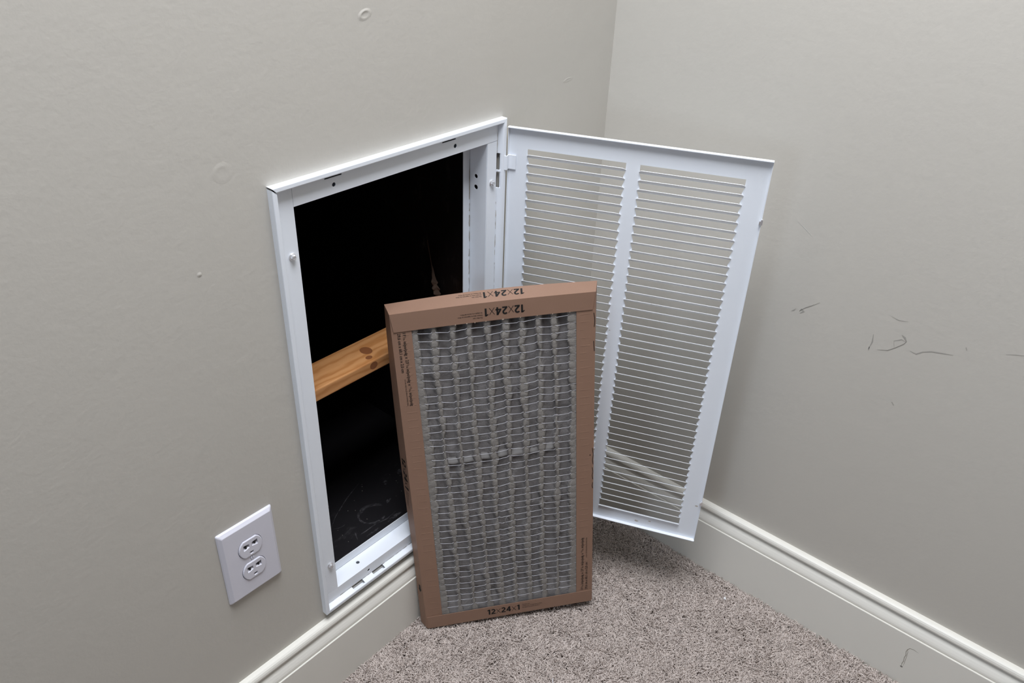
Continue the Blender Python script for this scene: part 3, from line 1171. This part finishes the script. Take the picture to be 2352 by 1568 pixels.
NUM = {'1': (0.46, [rect_faces(0.20, 0.0, 0.42, 1.0), ([(0.0, 0.72), (0.04, 0.86), (0.24, 1.0), (0.36, 1.0), (0.36, 0.82), (0.20, 0.80)], [(0, 1, 2, 3, 4, 5)])]),
       '2': (0.64, [stroke(arc_pts(0.30, 0.68, 0.222, 150, -38, 14) + [(0.36, 0.42), (0.12, 0.14)], 0.20), rect_faces(0.02, 0.0, 0.62, 0.175)]),
       '4': (0.70, [rect_faces(0.36, 0.0, 0.57, 1.0), rect_faces(0.0, 0.22, 0.68, 0.385), stroke([(0.07, 0.30), (0.46, 0.96)], 0.19)]),
       'x': (0.62, [stroke([(0.02, 0.0), (0.60, 0.86)], 0.055), stroke([(0.02, 0.86), (0.60, 0.0)], 0.055)])}


def size_print(cap):
    V, Fc, x = [], [], 0.0
    for ch in '12x24x1':
        wd, parts = NUM[ch]
        for vs, fs in parts:
            b0 = len(V)
            V += [((q[0] + x) * cap, q[1] * cap) for q in vs]
            Fc += [tuple(i + b0 for i in f) for f in fs]
        x += wd + 0.09
    return V, Fc, (x - 0.09) * cap


def put_print(V, Fc, place, parent, name='printed_text'):
    vs = [place(a, b) for a, b in V]
    return mesh_obj(name, vs, Fc, M_INK, parent)


CAP3 = ('Fits filter slot', "S'insère dans le logement du filtre", 'Se adapta a la ranura del filtro')
SPV, SPF, SPW = size_print(0.0118)
fit = 0.0585 / SPW
SPV = [(a * fit, b) for a, b in SPV]
capv = [glyphs(t_, 0.0026, 0.00002) for t_ in CAP3]


def caption(place, parent):
    for i, (vs, fs) in enumerate(capv):
        put_print([(a, b - i * 0.0036) for a, b in vs], fs, place, parent)


# front of the top flap, upside down
pl = lambda a, b: bow(0.1915 - a, 0.5930 - b, -0.0014)
put_print(SPV, SPF, pl, tf)
caption(lambda a, b: bow(0.1300 - a, 0.5870 - 0.0062 - b + 0.0, -0.0014), tf)
# top face, same way up
vt = FHt + 0.0010
put_print(SPV, SPF, lambda a, b: bow(0.1920 - a, vt, 0.0195 - b * 0.98), tf)
caption(lambda a, b: bow(0.1315 - a, vt, 0.0125 - b * 0.95), tf)
# bottom flap
put_print(SPV, SPF, lambda a, b: bow(0.1062 + a, 0.0080 + b, -0.0014), bf)
caption(lambda a, b: bow(0.1690 + a, 0.0180 + b, -0.0014), bf)


def frac(n, d, s):
    return [(n, s * 0.62, s * 0.30, 0.0, 1.0), ('/', s * 0.8, 0.0, 0.0, 1.0), (d, s * 0.62, -0.02 * s, 0.0, 1.0)]


def actual(s):
    sp_ = (' ', s * 0.28, 0, 0, 0)
    b = 0.008 * s
    u_ = lambda t_: (t_, s, 0.0, b, 0.9)
    return run([u_('11')] + frac('11', '16', s) + [sp_, u_('in/po/pulg'), sp_, u_('x'), sp_, u_('23')] + frac('11', '16', s) + [sp_, u_('in/po/pulg'), sp_, u_('x'), sp_] + frac('13', '16', s) + [sp_, u_('in/po/pulg')], 0.04 * s)


def rail_text(parent, u1, u2, u3, vstart, sgn, n_):
    s = 0.0062
    V, Fc, wd = actual(s)
    kx = 0.1190 / wd
    V = [(a * kx, b) for a, b in V]
    put_print(V, Fc, lambda a, b: bow(u1 + sgn * b, vstart - sgn * a, n_), parent)
    V, Fc, wd = run([('29,6 cm x 60,1 cm x 2,0 cm', s, 0.0, 0.008 * s, 0.9)], 0.0)
    kx = 0.0625 / wd
    put_print([(a * kx, b) for a, b in V], Fc, lambda a, b: bow(u2 + sgn * b, vstart - sgn * a, n_), parent)
    V, Fc, wd = run([('ACTUAL SIZE/TAILLE RÉELLE/TAMAÑO REAL', 0.0026, 0.0, 0.0, 1.0)], 0.0)
    kx = 0.0450 / wd
    put_print([(a * kx, b) for a, b in V], Fc, lambda a, b: bow(u3 + sgn * b, vstart - sgn * (0.0735 + a), n_), parent)


rail_text(rl, 0.0153, 0.0078, 0.0105, 0.5705, 1, -0.0002)
rail_text(rr, 0.2805, 0.2880, 0.2870, 0.0285, -1, -0.0002)
# left side face: size print and the air flow arrow, reading downwards
put_print(SPV, SPF, lambda a, b: bow(-0.0007, 0.3510 - a, 0.0175 - b), rl)
caption(lambda a, b: bow(-0.0007, 0.2880 - a, 0.0105 - b), rl)
arrow = [(-0.0030, 0.0), (0.0030, 0.0), (0.0030, -0.009), (0.0062, -0.009), (0.0, -0.0165), (-0.0062, -0.009), (-0.0030, -0.009)]
mesh_obj('airflow_arrow', [bow(-0.0007, 0.0960 + b, 0.0110 + a) for a, b in arrow], [tuple(range(7))], M_INK, rl)
# felt pen strokes wrapping the right edge
for pts in (((0.2945, 0.568), (0.2960, 0.556), (0.2952, 0.545)),
            ((0.2946, 0.522), (0.2958, 0.505)),
            ((0.2945, 0.330), (0.2960, 0.318), (0.2950, 0.306), (0.2960, 0.298)),
            ((0.2948, 0.292), (0.2960, 0.283), (0.2946, 0.276), (0.2960, 0.268)), ((0.2958, 0.262), (0.2946, 0.255), (0.2960, 0.250))):
    vs, fs = ribbon(list(pts), 0.0010, lambda a, b: bow(a, b, -0.0002), taper=False)
    mesh_obj('pen_mark', vs, fs, M_INK, rr)
mesh_obj('pen_mark', [bow(0.2908 + 0.0009 * math.cos(q), 0.317 + 0.0012 * math.sin(q), -0.0002) for q in np.linspace(0, 5.5, 8)], [tuple(range(8))], M_INK, rr)
# torn paper fibres along the top flap's edge
for i in range(10):
    u = random.uniform(0.07, 0.26)
    s_ = random.uniform(0.0005, 0.0011)
    vs = [bow(u - s_, 0.5741, -0.0013), bow(u - s_ * 0.2, 0.5728 - s_ * 0.4, -0.0013), bow(u + s_, 0.5735, -0.0013), bow(u + s_ * 0.4, 0.5748, -0.0013)]
    mesh_obj('torn_fibre', vs, [(0, 1, 2, 3)], plain('torn_board_edge', (0.48, 0.38, 0.30), 0.9) if i == 0 else bpy.data.materials['torn_board_edge'], tf)

# ------------------------------------------------------------------ wall outlet
OX, OZ = -0.7245, 0.3500
Ot = thing('wall_outlet', 'white duplex electrical outlet with cover plate on the left wall', 'outlet', (OX, 0, OZ))
pw, phh, pt, bv = 0.0397, 0.0612, 0.0062, 0.0052


def rr_ring(hw, hh_, y, r, n=4):
    out = []
    for (sx, sz, a0) in ((1, 1, 0), (-1, 1, 90), (-1, -1, 180), (1, -1, 270)):
        for i in range(n + 1):
            a = math.radians(a0 + 90 * i / n)
            out.append((sx * (hw - r) + r * math.cos(a), y, sz * (hh_ - r) + r * math.sin(a)))
    return out


def face_poly(hw, hh_, n=9):
    """round-sided outlet face with flat top and bottom"""
    a0 = math.asin(hh_ / hw)
    out = []
    for i in range(n + 1):
        a = -a0 + 2 * a0 * i / n
        out.append((hw * math.cos(a), hw * math.sin(a)))
    for i in range(n + 1):
        a = math.pi - a0 + 2 * a0 * i / n
        out.append((hw * math.cos(a), hw * math.sin(a)))
    return out


cp = MB().loft([rr_ring(pw, phh, 0.0, 0.0022), rr_ring(pw, phh, -0.0012, 0.0022), rr_ring(pw - 0.0012, phh - 0.0012, -0.0030, 0.0022), rr_ring(pw - bv, phh - bv, -pt, 0.0016)]).obj('cover_plate', M_PLASTIC, Ot)
cut(cp, [prism([(a, b + s * 0.0192) for a, b in face_poly(0.0174, 0.0145)], -0.02, 0.02, 1) for s in (-1, 1)] + [prism(circle(0, 0, 0.0030, 12), -0.02, 0.02, 1)])
bevel(cp, 0.0005, 2, 25)
sc_ = MB().loft([[(0.0028 * math.cos(2 * math.pi * i / 14), y_, 0.0028 * math.sin(2 * math.pi * i / 14)) for i in range(14)] for y_ in (-0.003, -pt - 0.0004)] + [[(0.0018 * math.cos(2 * math.pi * i / 14), -pt - 0.0009, 0.0018 * math.sin(2 * math.pi * i / 14)) for i in range(14)]]).obj('cover_screw', M_PLASTIC, Ot)
cut(sc_, [prism([(-0.0005, -0.004), (0.0005, -0.004), (0.0005, 0.004), (-0.0005, 0.004)], -pt - 0.0020, -pt + 0.0003, 1)])
for s in (1, -1):
    zc = s * 0.0192
    rc = MB().loft([[(a, y_, b) for a, b in face_poly(hw, hh_)] for y_, hw, hh_ in ((-0.001, 0.01685, 0.01395), (-pt - 0.0008, 0.01685, 0.01395), (-pt - 0.0016, 0.0160, 0.0131))]).obj('receptacle', M_PLASTIC, Ot, loc=(0, 0, zc))
    yF = -pt - 0.0016
    cuts = []
    # two slot pockets whose lower walls slope out, and the ground pocket
    for sx in (-1, 1):
        x_in, x_out = sx * 0.0008, sx * 0.0105
        lo, hi_ = min(x_in, x_out), max(x_in, x_out)
        mbc = MB()
        top, bot = 0.0082, -0.0016
        dpt = 0.0038
        # pocket: vertical top wall, floor slopes from deep at the top to flush at the bottom, narrow at the centre
        xi, xo = sx * 0.0016, sx * 0.0105
        vs = [(xi, yF - 0.002, top - 0.001), (xo, yF - 0.002, top), (xo, yF - 0.002, bot - 0.0012), (sx * 0.0012, yF - 0.002, bot + 0.0012),
              (xi + sx * 0.001, yF + dpt, top - 0.002), (xo - sx * 0.0005, yF + dpt, top - 0.0005), (xo - sx * 0.0008, yF + dpt, bot + 0.0042), (xi + sx * 0.002, yF + dpt, bot + 0.0046)]
        mbc.add(vs, [(0, 1, 2, 3), (7, 6, 5, 4), (0, 4, 5, 1), (1, 5, 6, 2), (2, 6, 7, 3), (3, 7, 4, 0)])
        bm = bmesh.new()
        tmp = bpy.data.meshes.new('t')
        tmp.from_pydata(mbc.v, [], mbc.f)
        bm.from_mesh(tmp)
        bmesh.ops.recalc_face_normals(bm, faces=bm.faces)
        bm.verts.ensure_lookup_table()
        mbc.v = [tuple(q.co) for q in bm.verts]
        mbc.f = [tuple(q.index for q in f.verts) for f in bm.faces]
        bm.free()
        bpy.data.meshes.remove(tmp)
        cuts.append(mbc)
    gp = [(-0.0030, -0.0058), (0.0030, -0.0058), (0.0030, -0.0085), (0.0021, -0.0106), (-0.0021, -0.0106), (-0.0030, -0.0085)]
    cuts.append(MB().loft([[(a, yF - 0.002, b - 0.0014) for a, b in gp], [(a * 0.8, yF + 0.0032, b + 0.0010 if b < -0.006 else b) for a, b in gp]]))
    cut(rc, cuts)
    for sx, hgt in ((-1, 0.0070), (1, 0.0060)):
        MB().box((sx * 0.0064 - 0.0010, yF + 0.0006, 0.0048 - hgt / 2), (sx * 0.0064 + 0.0010, yF + 0.0037, 0.0048 + hgt / 2)).obj('blade_slot', M_SLOT, rc)
    prism([(0.0020 * math.cos(q), -0.0072 + 0.0018 * math.sin(q)) for q in np.linspace(0, 2 * math.pi, 12, endpoint=False)], yF + 0.0012, yF + 0.0031, 1).obj('ground_slot', M_SLOT, rc)

# ------------------------------------------------------------------ wear on the walls


def wr3(a, b):
    return (-0.00025, a, b)


for nm, pts, wd, mt in (
        ('scuff_mark', [(-.375, .565), (-.382, .5725), (-.390, .579), (-.400, .588)], 0.0010, M_MARKD),
        ('scuff_mark', [(-.3745, .564), (-.377, .568), (-.381, .566), (-.376, .561)], 0.0024, M_MARK),
        ('scuff_mark', [(-.363, .560), (-.366, .562), (-.369, .566)], 0.0018, M_MARK),
        ('scuff_mark', [(-.483, .570), (-.4845, .558), (-.4825, .545)], 0.0015, M_MARK),
        ('scuff_mark', [(-.4825, .549), (-.483, .544)], 0.0034, M_MARK),
        ('scuff_mark', [(-.494, .549), (-.507, .5535), (-.515, .561), (-.524, .571), (-.527, .577)], 0.0010, M_MARKD),
        ('scuff_mark', [(-.514, .561), (-.511, .571), (-.520, .577), (-.526, .5755)], 0.0009, M_MARK),
        ('scuff_mark', [(-.5265, .5765), (-.523, .581), (-.5185, .5835)], 0.0024, M_MARK),
        ('scuff_mark', [(-.534, .565), (-.543, .5635), (-.550, .570), (-.560, .575), (-.573, .578), (-.586, .581)], 0.0011, M_MARK),
        ('scuff_mark', [(-.642, .607), (-.652, .611), (-.662, .614)], 0.0009, M_MARK),
        ('scuff_mark', [(-.498, .605), (-.509, .603), (-.521, .606)], 0.0007, M_MARK),
        ('scuff_mark', [(-.597, .598), (-.599, .594)], 0.0034, M_MARK),
        ('scuff_mark', [(-.534, .478), (-.538, .474)], 0.0034, M_MARK)):
    vs, fs = ribbon(pts, wd, wr3, jitter=0.35)
    mesh_obj(nm, vs, fs, mt, wall_right)
vs, fs = ribbon([(-.341, .697), (-.354, .690), (-.366, .682)], 0.0009, wr3)
mesh_obj('paint_scratch', vs, fs, M_CHIP, wall_right)
vs, fs = ribbon([(-.504, .836), (-.5035, .844)], 0.0012, lambda a, b: (a, -0.00025, b))
mesh_obj('paint_scratch', vs, fs, M_CHIP, wall_left)


def blister(cx, cz, rx, rz, rot, h, ringed=True):
    """a filled nail dimple or paint blister: low relief patch in the wall paint"""
    n, m = 22, 7
    vs, fs = [], []
    for i in range(m + 1):
        q = i / m
        hh_ = h * (math.exp(-((q - 0.62) / 0.17) ** 2) if ringed else (1 - q * q) ** 2)
        for j in range(n):
            a = 2 * math.pi * j / n
            x, z = rx * q * math.cos(a), rz * q * math.sin(a)
            g_ = 1.0 if not ringed else 0.6 + 0.4 * math.cos(a - 2.0)
            vs.append((cx + x * math.cos(rot) - z * math.sin(rot), -0.00005 - hh_ * g_ - (0.00005 if i < m else 0), cz + x * math.sin(rot) + z * math.cos(rot)))
    for i in range(m):
        for j in range(n):
            a, b = i * n + j, i * n + (j + 1) % n
            fs.append((a, b, b + n, a + n))
    return mesh_obj('paint_blister', vs, fs, M_WALL, wall_left, smooth=True)


blister(-0.482, 0.978, 0.0105, 0.0060, 0.25, 0.0007)
blister(-0.676, 0.850, 0.0120, 0.0110, 0.0, 0.0002)
blister(-0.720, 0.752, 0.0030, 0.0030, 0.0, 0.0005, False)
blister(-0.109, 0.848, 0.012, 0.003, 0.1, 0.0002)

# loose bits
tag(MB().loft([[(-0.0605, -0.3935, 0.0005), (-0.0560, -0.3925, 0.0005), (-0.0552, -0.3890, 0.0010), (-0.0600, -0.3888, 0.0012)], [(-0.0602, -0.3930, 0.0020), (-0.0563, -0.3920, 0.0022), (-0.0556, -0.3894, 0.0026), (-0.0598, -0.3893, 0.0024)]]).obj('paper_scrap', M_PAPER),
    'tiny white scrap lying on the carpet near the right baseboard', 'scrap')
tag(MB().tube([(-0.4010, -0.2690, 0.001), (-0.3975, -0.2660, 0.0022), (-0.3935, -0.2635, 0.0014)], 0.0006, 5).obj('paper_scrap', M_PAPER),
    'thin white sliver lying on the carpet in front of the filter', 'scrap')
hp = [(-0.6790, 0.0340), (-0.6782, 0.040), (-0.6790, 0.047), (-0.6778, 0.054), (-0.6786, 0.061), (-0.6768, 0.068), (-0.6776, 0.074), (-0.6800, 0.0785), (-0.6850, 0.080), (-0.6930, 0.0785)]
vs, fs = ribbon(hp, 0.0007, lambda a, b: (-0.01675, a, b))
mesh_obj('stuck_hair', vs, fs, M_HAIR, bb_r)
vs, fs = ribbon([(-0.6812, 0.036), (-0.6808, 0.046), (-0.6802, 0.058), (-0.6795, 0.068), (-0.6776, 0.0745)], 0.0005, lambda a, b: (-0.01675, a, b))
mesh_obj('stuck_hair', vs, fs, M_HAIR, bb_r)
vs = [(-0.01678, -0.6792 + 0.0022 * math.cos(q), 0.0335 + 0.0018 * math.sin(q)) for q in np.linspace(0, 5.6, 8)]
mesh_obj('stuck_lint', vs, [tuple(range(8))], M_MARKD, bb_r)
